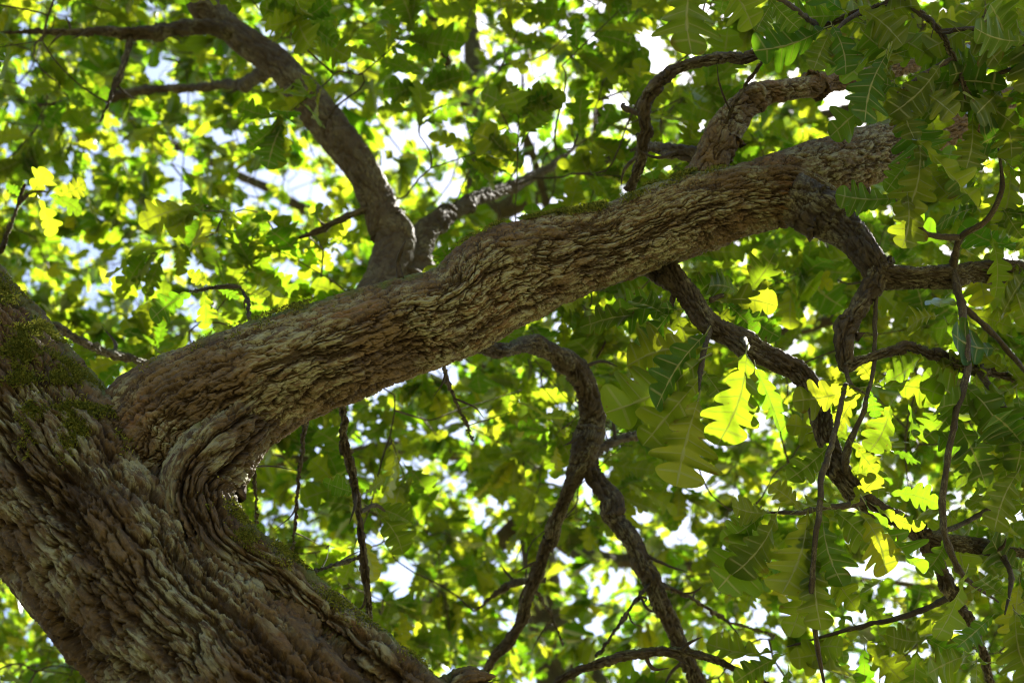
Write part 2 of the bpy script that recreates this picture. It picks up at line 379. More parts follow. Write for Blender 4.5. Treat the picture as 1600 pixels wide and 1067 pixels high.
def limbs(pts, **kw):
    o = limb(pts, **kw); sk(pts)
    V, N, P, R = o_data[o.name]; rs = np.random.default_rng(limb.k + 900); L = len(P)
    for q in range(int(rs.integers(1, 4)) if R.max() > .006 else 0):   # short side shoots and snapped stubs
        k = int(rs.uniform(.15, .92) * L); side = unit(rs.normal(0, 1, 3) - FWD * .2); tg = unit(P[min(k + 2, L - 1)] - P[max(k - 2, 0)])
        side = unit(side - (side @ tg) * tg * .6 + tg * .5); ln = rs.uniform(.02, .09); r0 = min(R[k] * .35, .004)
        SPURS.append((P[k], P[k] + side * (R[k] + ln * .5) + rs.normal(0, .006, 3), P[k] + side * (R[k] + ln) + rs.normal(0, .01, 3), r0))
    return o

# bough running on to the upper right, behind the collar
limbs([(1130, 318, 2.50, 50), (1200, 295, 2.53, 54), (1270, 270, 2.56, 52), (1340, 247, 2.60, 46), (1420, 222, 2.66, 39), (1500, 195, 2.74, 32), (1600, 160, 2.85, 25), (1750, 110, 3.0, 16)], mat=M_arm, step=0.0026, M=130, blobs=[(at(1280, 285, 2.5), .03, 1.2), (at(1370, 235, 2.55), .05, .6)])
# crooked limb arching up and right from the bough
limbs([(1095, 290, 2.52, 33.6), (1112, 245, 2.53, 31.1), (1128, 208, 2.54, 28.6), (1152, 172, 2.56, 26.0), (1185, 148, 2.58, 23.5), (1232, 140, 2.60, 20.2), (1290, 133, 2.64, 18.5), (1350, 120, 2.70, 15.1), (1425, 104, 2.78, 12.6), (1520, 75, 2.9, 10.1), (1650, 40, 3.1, 6.7)], mat=M_arm, step=0.0027, M=80, lump=.07)
# limb that drops from the collar and splits
limbs([(1235, 305, 2.48, 44), (1290, 333, 2.46, 37), (1335, 364, 2.43, 30), (1362, 398, 2.40, 27), (1378, 420, 2.39, 27), (1412, 426, 2.39, 22), (1460, 425, 2.40, 20), (1500, 423, 2.42, 19), (1550, 421, 2.45, 20), (1620, 430, 2.5, 21), (1750, 450, 2.6, 15)], step=0.0026, M=70)
limbs([(1380, 412, 2.39, 20), (1368, 440, 2.38, 17), (1348, 470, 2.36, 17), (1326, 505, 2.34, 17), (1318, 545, 2.32, 15), (1323, 568, 2.32, 13), (1350, 560, 2.32, 9), (1400, 547, 2.33, 10), (1440, 549, 2.35, 10), (1500, 572, 2.38, 11), (1560, 585, 2.41, 10), (1640, 603, 2.45, 9)], step=.003, M=36)
# lower limb hanging beneath the bough
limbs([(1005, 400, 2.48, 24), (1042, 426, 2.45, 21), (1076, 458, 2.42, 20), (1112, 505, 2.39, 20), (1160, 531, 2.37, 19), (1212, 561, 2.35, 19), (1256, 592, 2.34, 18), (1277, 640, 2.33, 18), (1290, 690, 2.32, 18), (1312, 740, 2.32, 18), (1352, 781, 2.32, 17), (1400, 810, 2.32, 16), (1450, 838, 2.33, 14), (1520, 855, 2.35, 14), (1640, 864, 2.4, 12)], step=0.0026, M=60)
limbs([(1440, 832, 2.33, 14), (1458, 868, 2.35, 13), (1490, 930, 2.40, 12), (1525, 990, 2.46, 10), (1545, 1060, 2.55, 8), (1560, 1150, 2.7, 5)], step=.003, M=32)
# slender limb over the top of the bough
limbs([(983, 300, 2.62, 9), (1003, 250, 2.60, 10), (1005, 215, 2.58, 11), (1004, 178, 2.56, 12), (1022, 135, 2.54, 12), (1060, 106, 2.52, 11), (1110, 92, 2.50, 10), (1165, 91, 2.47, 11), (1215, 68, 2.43, 9), (1280, 42, 2.38, 8), (1350, 16, 2.33, 7), (1412, -4, 2.28, 7), (1500, -60, 2.2, 5)], step=.003, M=30)
limbs([(1405, -4, 2.28, 6.5), (1440, 22, 2.26, 6), (1466, 46, 2.25, 6.5), (1490, 92, 2.25, 5.5), (1518, 158, 2.26, 5), (1538, 192, 2.28, 4)], step=.003, M=20, name='twig')
limbs([(1118, 250, 2.54, 6), (1132, 198, 2.52, 5), (1162, 138, 2.48, 5), (1198, 90, 2.44, 4.5), (1216, 68, 2.43, 4)], step=.003, M=18, name='twig', mat=M_upper)
limbs([(1112, 245, 2.58, 18), (1060, 236, 2.62, 13), (1018, 228, 2.66, 9), (985, 235, 2.75, 6)], step=.003, M=26)
# blurred limb below the bough, forking
limbs([(700, 520, 2.62, 14), (780, 545, 2.75, 14), (832, 538, 2.85, 15), (880, 556, 2.92, 17), (914, 600, 2.97, 20), (926, 652, 3.0, 22), (908, 715, 3.0, 22), (886, 770, 3.02, 13), (860, 840, 3.06, 12), (830, 910, 3.1, 11), (812, 975, 3.15, 10), (772, 1030, 3.2, 9), (735, 1090, 3.3, 7)], step=.0032, M=40)
limbs([(912, 700, 3.0, 19), (926, 742, 3.0, 17), (960, 800, 2.98, 17), (1000, 868, 2.96, 17), (1020, 910, 2.95, 17), (1046, 970, 2.95, 15), (1088, 1065, 2.96, 14), (1140, 1180, 3.0, 11)], step=.0032, M=38)
limbs([(915, 712, 3.02, 10), (970, 688, 3.1, 9), (1030, 680, 3.2, 10), (1090, 668, 3.3, 7)], step=.004, M=20)
limbs([(1018, 905, 2.95, 6), (985, 950, 2.9, 5), (930, 1028, 2.85, 4)], step=.004, M=14, name='twig')
limbs([(1022, 908, 2.95, 6), (1080, 935, 3.0, 5), (1130, 965, 3.05, 4.5), (1210, 992, 3.15, 3.5)], step=.004, M=14, name='twig')
limbs([(855, 1085, 2.6, 8), (890, 1052, 2.6, 8.5), (940, 1034, 2.6, 9), (1000, 1022, 2.6, 9), (1070, 1018, 2.6, 9), (1130, 1034, 2.6, 8), (1210, 1076, 2.6, 7)], step=.003, M=24)
limbs([(825, 905, 3.1, 5), (860, 960, 3.2, 4), (880, 1010, 3.25, 3)], step=.004, M=12, name='twig')
limbs([(850, 905, 3.3, 6), (800, 912, 3.4, 8), (740, 955, 3.5, 6)], step=.004, M=14, name='twig')
# hanging shoots left of centre
limbs([(520, 600, 2.36, 9), (538, 650, 2.45, 7), (540, 700, 2.5, 9), (556, 765, 2.55, 8), (563, 835, 2.55, 8), (570, 900, 2.55, 7), (577, 975, 2.55, 6), (580, 1040, 2.55, 4)], step=.003, M=22)
limbs([(563, 870, 2.55, 5), (530, 880, 2.6, 5), (485, 893, 2.7, 4)], step=.004, M=12, name='twig')
limbs([(390, 680, 2.4, 5), (397, 730, 2.5, 5), (400, 820, 2.6, 4)], step=.004, M=12, name='twig')
limbs([(480, 640, 2.45, 5), (468, 730, 2.6, 6), (455, 890, 2.8, 4)], step=.004, M=12, name='twig')
limbs([(690, 560, 2.5, 5), (705, 610, 2.7, 5), (740, 690, 2.9, 4)], step=.004, M=12, name='twig')
# grey leader rising behind the bough to the upper left
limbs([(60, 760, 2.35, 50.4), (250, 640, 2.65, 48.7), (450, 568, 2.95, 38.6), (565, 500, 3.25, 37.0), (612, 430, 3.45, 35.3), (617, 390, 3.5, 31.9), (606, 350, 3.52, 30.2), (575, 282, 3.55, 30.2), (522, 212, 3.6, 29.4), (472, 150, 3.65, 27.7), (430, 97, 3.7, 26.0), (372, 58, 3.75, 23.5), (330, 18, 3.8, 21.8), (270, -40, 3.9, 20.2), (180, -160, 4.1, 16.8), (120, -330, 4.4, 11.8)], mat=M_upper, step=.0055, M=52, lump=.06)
limbs([(640, 450, 3.45, 34), (655, 395, 3.55, 25), (662, 365, 3.6, 21), (692, 340, 3.7, 16), (742, 316, 3.9, 13), (820, 285, 4.3, 10), (900, 230, 4.8, 7)], mat=M_upper, step=.006, M=36)
limbs([(385, 62, 3.75, 16), (330, 40, 3.72, 14), (280, 45, 3.7, 13), (210, 52, 3.65, 12), (150, 50, 3.65, 8), (80, 50, 3.65, 6), (-40, 52, 3.6, 5)], step=.005, M=20)
limbs([(206, 55, 3.66, 7), (196, 90, 3.6, 6), (180, 132, 3.55, 6), (156, 192, 3.5, 4)], step=.005, M=14, name='twig')
limbs([(575, 325, 3.5, 8), (540, 340, 3.5, 7), (490, 364, 3.5, 6), (430, 380, 3.5, 4)], step=.005, M=14, name='twig')
limbs([(20, 490, 2.5, 8), (90, 512, 2.7, 8), (150, 545, 2.9, 8), (225, 566, 3.1, 7), (300, 590, 3.3, 5)], step=.004, M=16, name='twig')
limbs([(40, 285, 3.0, 4), (28, 320, 3.0, 4), (5, 385, 3.0, 5), (-60, 480, 3.0, 6)], step=.004, M=14, name='twig')
limbs([(440, 90, 3.75, 12), (390, 128, 4.2, 11), (330, 135, 4.9, 8), (250, 140, 5.0, 8), (150, 155, 5.0, 8), (60, 165, 5.0, 6)], step=.006, M=14)
limbs([(400, 560, 2.5, 6), (388, 488, 2.55, 5), (384, 462, 2.6, 4.5), (372, 448, 2.62, 4), (330, 450, 2.65, 3.5), (300, 455, 2.7, 3)], step=.003, M=12, name='twig')

# ------------------------------------------------------------------ oak leaf shapes
def leaf_outline(seed, nl=5):
    """half width along the midrib: rounded lobes growing to the upper third, a small end lobe"""
    r_ = np.random.default_rng(seed)
    cen = np.linspace(.12, .72, nl) + r_.uniform(-.022, .022, nl); wmax = r_.uniform(.27, .335); pk = r_.uniform(.60, .74)
    env = np.interp(cen, [0, .13, .35, pk, 1], [.10, .26, .62, 1.0, .85])
    wl = wmax * env * r_.uniform(.84, 1.14, nl)
    half = .5 * np.diff(cen).mean() * r_.uniform(.62, .76, nl)
    xs, ys, cut = [0, .05], [.0, .018], [.04]
    for k in range(nl):
        xs += [cen[k] - half[k], cen[k] - half[k] * .35, cen[k] + half[k] * .45, cen[k] + half[k]]
        ys += [wl[k] * .82, wl[k] * .99, wl[k] * r_.uniform(.95, 1.03), wl[k] * .86]
        nx = cen[k + 1] if k < nl - 1 else .875
        nw = wl[k + 1] if k < nl - 1 else wmax * .5
        sx = .5 * (cen[k] + nx) + r_.uniform(-.008, .008); xs.append(sx); ys.append(min(wl[k], nw) * r_.uniform(.26, .46) + .012); cut.append(sx)
    et = wmax * r_.uniform(.50, .72)
    xs += [.862, .90, .94, .975, .993, 1.0]; ys += [et * .9, et, et * .88, et * .62, et * .30, .0]; cut.append(1.0)
    g = np.linspace(0, 1, 401); gy = np.interp(g, xs, ys); ker = np.exp(-(np.arange(-9, 10) / 3.6) ** 2); ker /= ker.sum()
    gy = np.convolve(np.pad(gy, 9, mode='edge'), ker, mode='valid'); cut = np.array(cut)
    def W(u):
        k = np.clip(np.searchsorted(cut, u, side='right') - 1, 0, len(cut) - 2)
        f = np.clip((u - cut[k]) / (cut[k + 1] - cut[k]), 0, 1)
        return np.interp(u, g, gy) + .004, f
    return W

def leaf_mesh(seed, rows, subs, name, curl=1.0):
    """grid leaf: x along midrib 0..1, y across, z up; with petiole"""
    r_ = np.random.default_rng(seed)
    nl = int(r_.choice([3, 4, 4, 4, 5]))
    Ws = [leaf_outline(seed * 2 + q, nl) for q in (0, 1)]
    u = np.linspace(0, 1, rows)
    V, lv, F = [], [], []
    bend = r_.uniform(-.25, .35) * curl; cup = r_.uniform(-.9, .9) * curl; fold = r_.uniform(0.0, .30) * curl; tw = r_.uniform(-.5, .5) * curl; swy = r_.uniform(-.08, .08)
    wa, wb = r_.uniform(.012, .03) * curl, r_.uniform(0, 6.3)
    vs_ = np.linspace(0, 1, subs + 1)
    for side in (1, -1):
        W, f = Ws[0 if side > 0 else 1](u)
        y = W[:, None] * vs_[None]; x = u[:, None] * .95 + y * .60 * np.clip(1.15 - u[:, None], .12, .72) + .09 * np.clip((u[:, None] - .84) / .16, 0, 1) ** 1.3 - .05 * u[:, None]
        base = len(V) and sum(len(q) for q in V)
        z = fold * y + cup * y ** 2 + wa * np.sin(u[:, None] * nl * 6.283 + wb) * vs_[None] + tw * side * y * (x - .4) - bend * x ** 2 * .6
        yy = y * side + swy * np.sin(x * 3.1)
        V.append(np.stack([x, yy, z], -1).reshape(-1, 3))
        lv.append(np.stack([np.repeat(f[:, None], subs + 1, 1), np.repeat(vs_[None], rows, 0), np.repeat(u[:, None], subs + 1, 1)], -1).reshape(-1, 3))
        i = np.arange(rows - 1)[:, None] * (subs + 1); j = np.arange(subs)[None]
        q = np.stack([i + j, i + subs + 1 + j, i + subs + 2 + j, i + j + 1], -1).reshape(-1, 4) + (base or 0)
        F.append(q if side < 0 else q[:, ::-1])
    # petiole, three-sided
    b0 = sum(len(q) for q in V); w = .009
    pet = []
    for xx in (-.09, .04):
        for k in range(3):
            a_ = k * 2.094; pet.append((xx, w * math.cos(a_), w * math.sin(a_) + (.012 if xx < 0 else -.002)))
    V.append(np.array(pet)); lv.append(np.tile([.5, 0.0, 0.0], (6, 1)))
    F.append(np.array([[b0 + k, b0 + (k + 1) % 3, b0 + 3 + (k + 1) % 3, b0 + 3 + k] for k in range(3)]))
    return np.vstack(V), np.vstack(lv), np.vstack(F)

HERO = []
for k in range(14):
    V, lv, F = leaf_mesh(100 + k, 52, 3, 'leaf', 1.5)
    me = mesh_np('leaf', V, F.ravel(), np.arange(len(F)) * 4, np.full(len(F), 4)); attr(me, 'lv', lv, 'FLOAT_VECTOR'); me.materials.append(M_leaf); HERO.append(me)
MIDL = [leaf_mesh(300 + k, 24, 1, 'l') for k in range(8)]

# far leaves: two outlined halves folded along the midrib
def far_leaf(seed, uu=(.08, .17, .28, .40, .52, .66, .84, .95)):
    r_ = np.random.default_rng(seed); nl = 3; uu = np.array(uu); V = [(0, 0, 0), (1, 0, -.05)]; loops = []
    fold = r_.uniform(.05, .3)
    for side in (1, -1):
        W, _ = leaf_outline(seed * 2 + side, nl)(uu)
        st = len(V)
        for a_, w_ in zip(uu, W): V.append((a_ * .93 + w_ * .35, w_ * side * 1.08, fold * w_))
        ids = [0] + list(range(st, len(V))) + [1]
        loops.append(ids[::-1] if side > 0 else ids)
    return np.array(V), loops
FARL = [far_leaf(500 + k) for k in range(8)]
FARL2 = [far_leaf(600 + k, (.16, .40, .62, .88)) for k in range(8)]      # beyond the frame

# ------------------------------------------------------------------ leafy sprays (a shoot with its leaves)
def frames(D, Nn):
    D = unit(D); Nn = Nn - (Nn * D).sum(1, keepdims=True) * D; Nn = unit(Nn); Yv = np.cross(Nn, D)
    return np.stack([D, Yv, Nn], -1)                        # columns

def spray_leaves(cen, shoot, nleaf, r_, size):
    """base points, directions, normals and lengths of leaves along one shoot"""
    sh = unit(shoot); L = np.linalg.norm(shoot)
    t = np.concatenate([r_.uniform(.15, .9, nleaf // 2), np.full(nleaf - nleaf // 2, 1.0)])
    Bp = cen + shoot * t[:, None] + r_.normal(0, .008, (nleaf, 3))
    side = unit(np.cross(sh, [0, 0, 1]) + 1e-6); upv = unit(np.cross(side, sh))
    ang = r_.uniform(0, 2 * np.pi, nleaf)
    rad = side * np.cos(ang)[:, None] + upv * (np.sin(ang) * .55)[:, None]
    D = unit(sh * r_.uniform(.1, 1.0, (nleaf, 1)) + rad + np.array([0, 0, -.28]) + r_.normal(0, .18, (nleaf, 3)))
    Nn = np.array([0, 0, 1.0]) + r_.normal(0, .42, (nleaf, 3))
    return Bp, D, Nn, size * r_.uniform(.65, 1.25, nleaf)

def build_leaves(name, Bp, D, Nn, Ln, rnd, kinds, k_, parent):
    Fm = frames(D, Nn)
    Vs, Ls, Ts, Rn, Lv = [], [], [], [], []; off = 0
    for k in range(len(kinds)):
        sel = np.where(k_ == k)[0]
        if not len(sel): continue
        if len(kinds[k]) == 3: v, lv, F = kinds[k]; loops = F.ravel(); tot = np.full(len(F), 4)
        else:
            v, fl = kinds[k]; loops = np.concatenate([np.array(q) for q in fl]); tot = np.array([len(q) for q in fl]); lv = np.tile([0., .5, .5], (len(v), 1))
        W = np.einsum('nij,vj->nvi', Fm[sel], v) * Ln[sel][:, None, None] + Bp[sel][:, None]
        Vs.append(W.reshape(-1, 3))
        Ls.append((loops[None] + (np.arange(len(sel)) * len(v))[:, None] + off).ravel()); Ts.append(np.tile(tot, len(sel)))
        Rn.append(np.repeat(rnd[sel], len(v))); Lv.append(np.tile(lv, (len(sel), 1))); off += len(sel) * len(v)
    tot = np.concatenate(Ts)
    me = mesh_np(name, np.vstack(Vs), np.concatenate(Ls), np.concatenate([[0], np.cumsum(tot)[:-1]]), tot, smooth=tot == 4)
    attr(me, 'rnd', np.concatenate(Rn)); attr(me, 'lv', np.vstack(Lv), 'FLOAT_VECTOR')
    return link(name, me, M_fol, parent)

def thin_tubes(name, paths, mat, M=4):
    Vs, Fs, Bs = [], [], []; off = 0
    th = np.linspace(0, 2 * np.pi, M, endpoint=False)
    for P, R in paths:
        T = unit(np.gradient(P, axis=0)); A = unit(np.cross(T, [0.31, .2, .93])); B = np.cross(T, A)
        V = P[:, None] + (A[:, None] * np.cos(th)[None, :, None] + B[:, None] * np.sin(th)[None, :, None]) * R[:, None, None]
        n_ = len(P); i = np.arange(n_ - 1)[:, None] * M; j = np.arange(M)[None]; j2 = (j + 1) % M
        Fs.append(np.stack([i + j, i + j2, i + M + j2, i + M + j], -1).reshape(-1, 4) + off); Vs.append(V.reshape(-1, 3)); off += n_ * M
    V = np.vstack(Vs); F = np.vstack(Fs)
    me = mesh_np(name, V, F.ravel(), np.arange(len(F)) * 4, np.full(len(F), 4))
    attr(me, 'bco', V, 'FLOAT_VECTOR'); attr(me, 'up', np.zeros(len(V))); attr(me, 'lich', np.zeros(len(V)))
    return link(name, me, mat)

def sagging(a, b, r0, r1, r_, n_=7):
    t = np.linspace(0, 1, n_)[:, None]; L = np.linalg.norm(b - a)
    w = r_.normal(0, .10 * L, 3); w2 = r_.normal(0, .05 * L, 3)
    P = a + (b - a) * t + w * np.sin(np.pi * t) + w2 * np.sin(2 * np.pi * t)
    return P, np.linspace(r0, r1, n_)

def grow(skel, targets, r_, r0, rk, nseg):
    """join targets one after another to the nearest wood grown so far"""
    d0 = np.array([np.sqrt(((skel - q) ** 2).sum(1).min()) for q in targets]); order = np.argsort(d0)
    buf = np.zeros((len(skel) + len(targets) * nseg, 3)); n_ = len(skel); buf[:n_] = skel
    paths, dirs = [], np.zeros((len(targets), 3))
    for i in order:
        q = targets[i]; dd_ = ((buf[:n_] - q) ** 2).sum(1); k = int(np.argmin(dd_)); root = buf[k].copy(); L = math.sqrt(dd_[k])
        P, R = sagging(root, q, r0 + rk * L, r0 * .7, r_, nseg); paths.append((P, R)); dirs[i] = unit(q - root)
        buf[n_:n_ + nseg - 1] = P[1:]; n_ += nseg - 1
    return paths, dirs

# sunlit leaves in the photograph: the canopy opens toward the sun above these
LIT = [(1148, 590, 1.99), (1140, 650, 1.99), (1200, 640, 2.03), (1370, 670, 2.27), (1430, 770, 2.27), (1328, 645, 2.27), (1430, 712, 2.25),
       (265, 482, 2.7), (315, 485, 2.7), (60, 285, 3.0), (112, 292, 3.0), (80, 380, 3.1), (620, 860, 3.0), (590, 800, 2.95), (780, 400, 3.6), (400, 330, 3.9), (470, 395, 3.4), (1400, 345, 2.5),
       (330, 775, 2.0), (15, 470, 2.15)]
LITP = np.array([at(*q) for q in LIT]); LITR = np.full(len(LIT), .10); LITR[-2:] = .07
def sun_open(P, tmin=.10, rmax=1.0):
    keep = np.ones(len(P), bool)
    for q, rr in zip(LITP, LITR):
        v = P - q; t = v @ SUN; dd = np.linalg.norm(v - t[:, None] * SUN, axis=1)
        keep &= ~((t > tmin) & (dd < min(rr, rmax)))
    return keep
# open gaps in the crown where the sky breaks through
GAPS = [(175, 20, 30), (440, 350, 55), (390, 370, 30), (500, 140, 22), (925, 60, 50), (965, 110, 35), (880, 185, 24), (1190, 385, 48), (1225, 480, 25), (715, 300, 22), (720, 345, 18), (470, 735, 25), (605, 690, 28), (1170, 950, 40), (1395, 950, 40), (1590, 505, 30), (660, 745, 20), (870, 955, 26), (145, 245, 16), (1285, 235, 14), (1100, 940, 20)]
GD = np.array([unit(at(x, y, 5.) - CAM) for x, y, r in GAPS]); GR = np.array([r * .42 / FPX for x, y, r in GAPS])
gap_rng = np.random.default_rng(9)
def gap_open(P):
    dr = unit(P - CAM); keep = np.ones(len(P), bool)
    for g, r in zip(GD, GR): keep &= np.linalg.norm(np.cross(dr, g), axis=1) > r * gap_rng.uniform(.35, 1.15, len(P))
    return keep

def lowfreq(P, f, seed):
    r_ = np.random.default_rng(seed); a = np.zeros(len(P))
    for k in range(9): a += np.sin(P @ (r_.normal(0, f, 3)) + r_.uniform(0, 6.3))
    return a / 3.0

# ------------------------------------------------------------------ middle foliage of the near oak
r_ = np.random.default_rng(21)
NM = 640
px = r_.uniform(-350, 2100, NM * 3); py = r_.uniform(-450, 1400, NM * 3); dd = 3.25 + 2.6 * r_.uniform(0, 1, NM * 3) ** 1.2
Pm = np.array([at(a_, b_, c_) for a_, b_, c_ in zip(px, py, dd)])
keep = lowfreq(Pm, 2.2, 5) > -.15
Pm = Pm[keep & gap_open(Pm)][:NM]
Pm = np.vstack([Pm, [at(r_.uniform(-180, 130), r_.uniform(840, 1150), r_.uniform(3.3, 5.2)) for q in range(22)], [at(r_.uniform(-150, 260), r_.uniform(-120, 200), r_.uniform(3.8, 5.6)) for q in range(12)]])
skp = np.vstack(SK)
paths, dirs = grow(skp, Pm, r_, .0026, .0012, 7)
Bp, D, Nn, Ln = [], [], [], []
for c_, away in zip(Pm, dirs):
    sh = unit(away + r_.normal(0, .35, 3) + np.array([0, 0, .1])) * r_.uniform(.10, .22)
    a_, b_, n1, l1 = spray_leaves(c_, sh, int(r_.integers(11, 18)), r_, .11)
    Bp.append(a_); D.append(b_); Nn.append(n1); Ln.append(l1)
    paths.append((np.array([c_, c_ + sh * .5, c_ + sh]), np.array([.0018, .0015, .001])))
Bp, D, Nn, Ln = np.vstack(Bp), np.vstack(D), np.vstack(Nn), np.concatenate(Ln)
ok = sun_open(Bp + D * .05)
ok &= gap_open(Bp + D * .05)
def in_view(P, mg):
    q = P - CAM; d_ = q @ FWD; x = 800 + FPX * (q @ RGT) / d_; y = 533.5 - FPX * (q @ UPV) / d_
    return (x > -mg) & (x < 1600 + mg) & (y > -mg) & (y < 1067 + mg)
rn = r_.uniform(0, 1, len(Bp)); iv = in_view(Bp, 60)
k_ = np.where(iv, r_.integers(0, len(MIDL), len(Bp)), len(MIDL) + r_.integers(0, len(FARL), len(Bp)))   # plainer leaves beyond the frame
fol = adopt(build_leaves('foliage', Bp[ok], D[ok], Nn[ok], Ln[ok], rn[ok], MIDL + FARL, k_[ok], None))
fol['kind'] = 'stuff'; fol['label'] = 'mass of smaller green oak leaves behind the bough'
tw = adopt(thin_tubes('twig_network', paths, M_twig)); tw['kind'] = 'stuff'

# ------------------------------------------------------------------ the oak behind
oak2 = bpy.data.objects.new('oak_tree', None); col.objects.link(oak2); oak2.location = (.2, 7.0, 0)
oak2['label'] = 'neighbouring oak whose blurred sunlit crown fills the background'
oak2['category'] = 'tree'
def adopt2(o):
    o.parent = oak2; o.matrix_parent_inverse = Matrix.Translation((-.2, -7.0, 0)); return o
SK2 = []
def limb2(pts, name='limb', world=(), M=22, step=.012):
    limb.k += 1
    ctrl = list(world) + C(pts)
    SK2.append(spline(ctrl, .12)[0])
    return adopt2(tube(name, ctrl, M_upper, None, step=step, M=M, lump=.06, seed=40 + limb.k))
limb2([(860, 1000, 8.0, 30), (830, 800, 8.4, 29), (775, 560, 8.5, 28), (757, 400, 8.4, 28), (752, 320, 8.4, 28), (755, 275, 8.5, 25), (745, 150, 8.8, 18), (735, 0, 9.3, 14), (740, -200, 10, 9)], name='trunk', world=[(.4, 7.0, -.2, .22), (.42, 7.0, 1.0, .17), (.40, 6.95, 3.0, .13)], M=28, step=.02)
limb2([(765, 285, 8.5, 14), (738, 200, 8.3, 9), (700, 100, 8.2, 8), (664, -5, 8.1, 7), (640, -120, 8.1, 5)])
limb2([(690, 130, 8.2, 5), (665, 85, 8.2, 4), (630, 70, 8.2, 3)], name='twig')
limb2([(755, 340, 8.4, 26), (810, 310, 8.2, 24), (870, 280, 8.0, 22), (925, 260, 7.9, 18), (990, 246, 7.8, 15), (1080, 235, 7.7, 12), (1250, 190, 7.8, 9), (1500, 120, 8.2, 7), (1800, 60, 8.8, 5)])
limb2([(932, 255, 7.9, 10), (934, 190, 7.8, 9), (938, 130, 7.7, 8), (950, 60, 7.6, 7), (962, -20, 7.6, 6)])
limb2([(858, 340, 7.2, 7), (842, 275, 7.1, 7), (812, 195, 7.0, 6), (784, 155, 7.0, 5)], name='twig')
limb2([(822, 245, 8.0, 6), (818, 160, 8.0, 5), (815, 90, 8.0, 4)], name='twig')
limb2([(770, 560, 8.5, 16), (640, 460, 8.6, 13), (480, 330, 8.8, 9), (300, 240, 9.2, 7), (60, 120, 9.6, 5), (-250, 20, 9.6, 4)])
limb2([(790, 640, 8.5, 20), (900, 600, 8.0, 16), (1080, 560, 7.6, 12), (1300, 500, 7.6, 10), (1600, 420, 8.0, 6), (1900, 380, 8.4, 4)])
limb2([(808, 720, 8.5, 18), (640, 700, 8, 15), (480, 720, 7.6, 12), (250, 700, 7.6, 9), (-50, 640, 7.8, 5)])
limb2([(818, 760, 8.45, 16), (880, 850, 8, 14), (1040, 880, 7.4, 11), (1280, 900, 7.1, 8), (1600, 930, 7.2, 5)])
limb2([(828, 800, 8.4, 16), (700, 920, 8, 13), (560, 1000, 7.4, 9), (300, 1040, 7.2, 5)])
limb2([(838, 860, 8.3, 14), (900, 1000, 8, 12), (1000, 1120, 7.4, 8), (1250, 1200, 7.2, 5)])

r_ = np.random.default_rng(33)
NF = 5600
px = r_.uniform(-300, 2050, NF * 3); py = r_.uniform(-600, 1320, NF * 3); dd = 5.2 + 6.3 * r_.uniform(0, 1, NF * 3) ** .9
ray = FWD[None] + ((px - 800) / FPX)[:, None] * RGT - ((py - 533.5) / FPX)[:, None] * UPV
Pf = CAM + dd[:, None] * ray
keep = (lowfreq(Pf, 1.5, 8) > -1.0) & gap_open(Pf)
Pf = Pf[keep][:NF]
# unseen sprays added toward the sun, to shade the right-hand leaves
NS = 950
qx = r_.uniform(1650, 2700, NS); qy = r_.uniform(-900, 500, NS); qd = r_.uniform(4.2, 9.5, NS)
Pf = np.vstack([Pf, CAM + qd[:, None] * (FWD[None] + ((qx - 800) / FPX)[:, None] * RGT - ((qy - 533.5) / FPX)[:, None] * UPV)])
print('far sprays', len(Pf))
skp = np.vstack(SK2)
paths, dirs = grow(skp, Pf, r_, .0028, .003, 4)
Bp, D, Nn, Ln = [], [], [], []
for c_, away in zip(Pf, dirs):
    sh = unit(away + r_.normal(0, .4, 3)) * r_.uniform(.12, .26)
    a_, b_, n1, l1 = spray_leaves(c_, sh, int(r_.integers(11, 18)), r_, .110)
    Bp.append(a_); D.append(b_); Nn.append(n1); Ln.append(l1)
    paths.append((np.array([c_, c_ + sh * .5, c_ + sh]), np.array([.002, .0018, .001])))
Bp, D, Nn, Ln = np.vstack(Bp), np.vstack(D), np.vstack(Nn), np.concatenate(Ln)
ok = sun_open(Bp + D * .05) & gap_open(Bp + D * .05)
rn = r_.uniform(0, 1, len(Bp)); iv = in_view(Bp, 120)
k_ = np.where(iv, r_.integers(0, len(FARL), len(Bp)), len(FARL) + r_.integers(0, len(FARL2), len(Bp)))
fol2 = adopt2(build_leaves('foliage', Bp[ok], D[ok], Nn[ok], Ln[ok], rn[ok], FARL + FARL2, k_[ok], None))
fol2['kind'] = 'stuff'
tw2 = adopt2(thin_tubes('twig_network', paths, M_twig, 3)); tw2['kind'] = 'stuff'
print('far leaves', ok.sum())

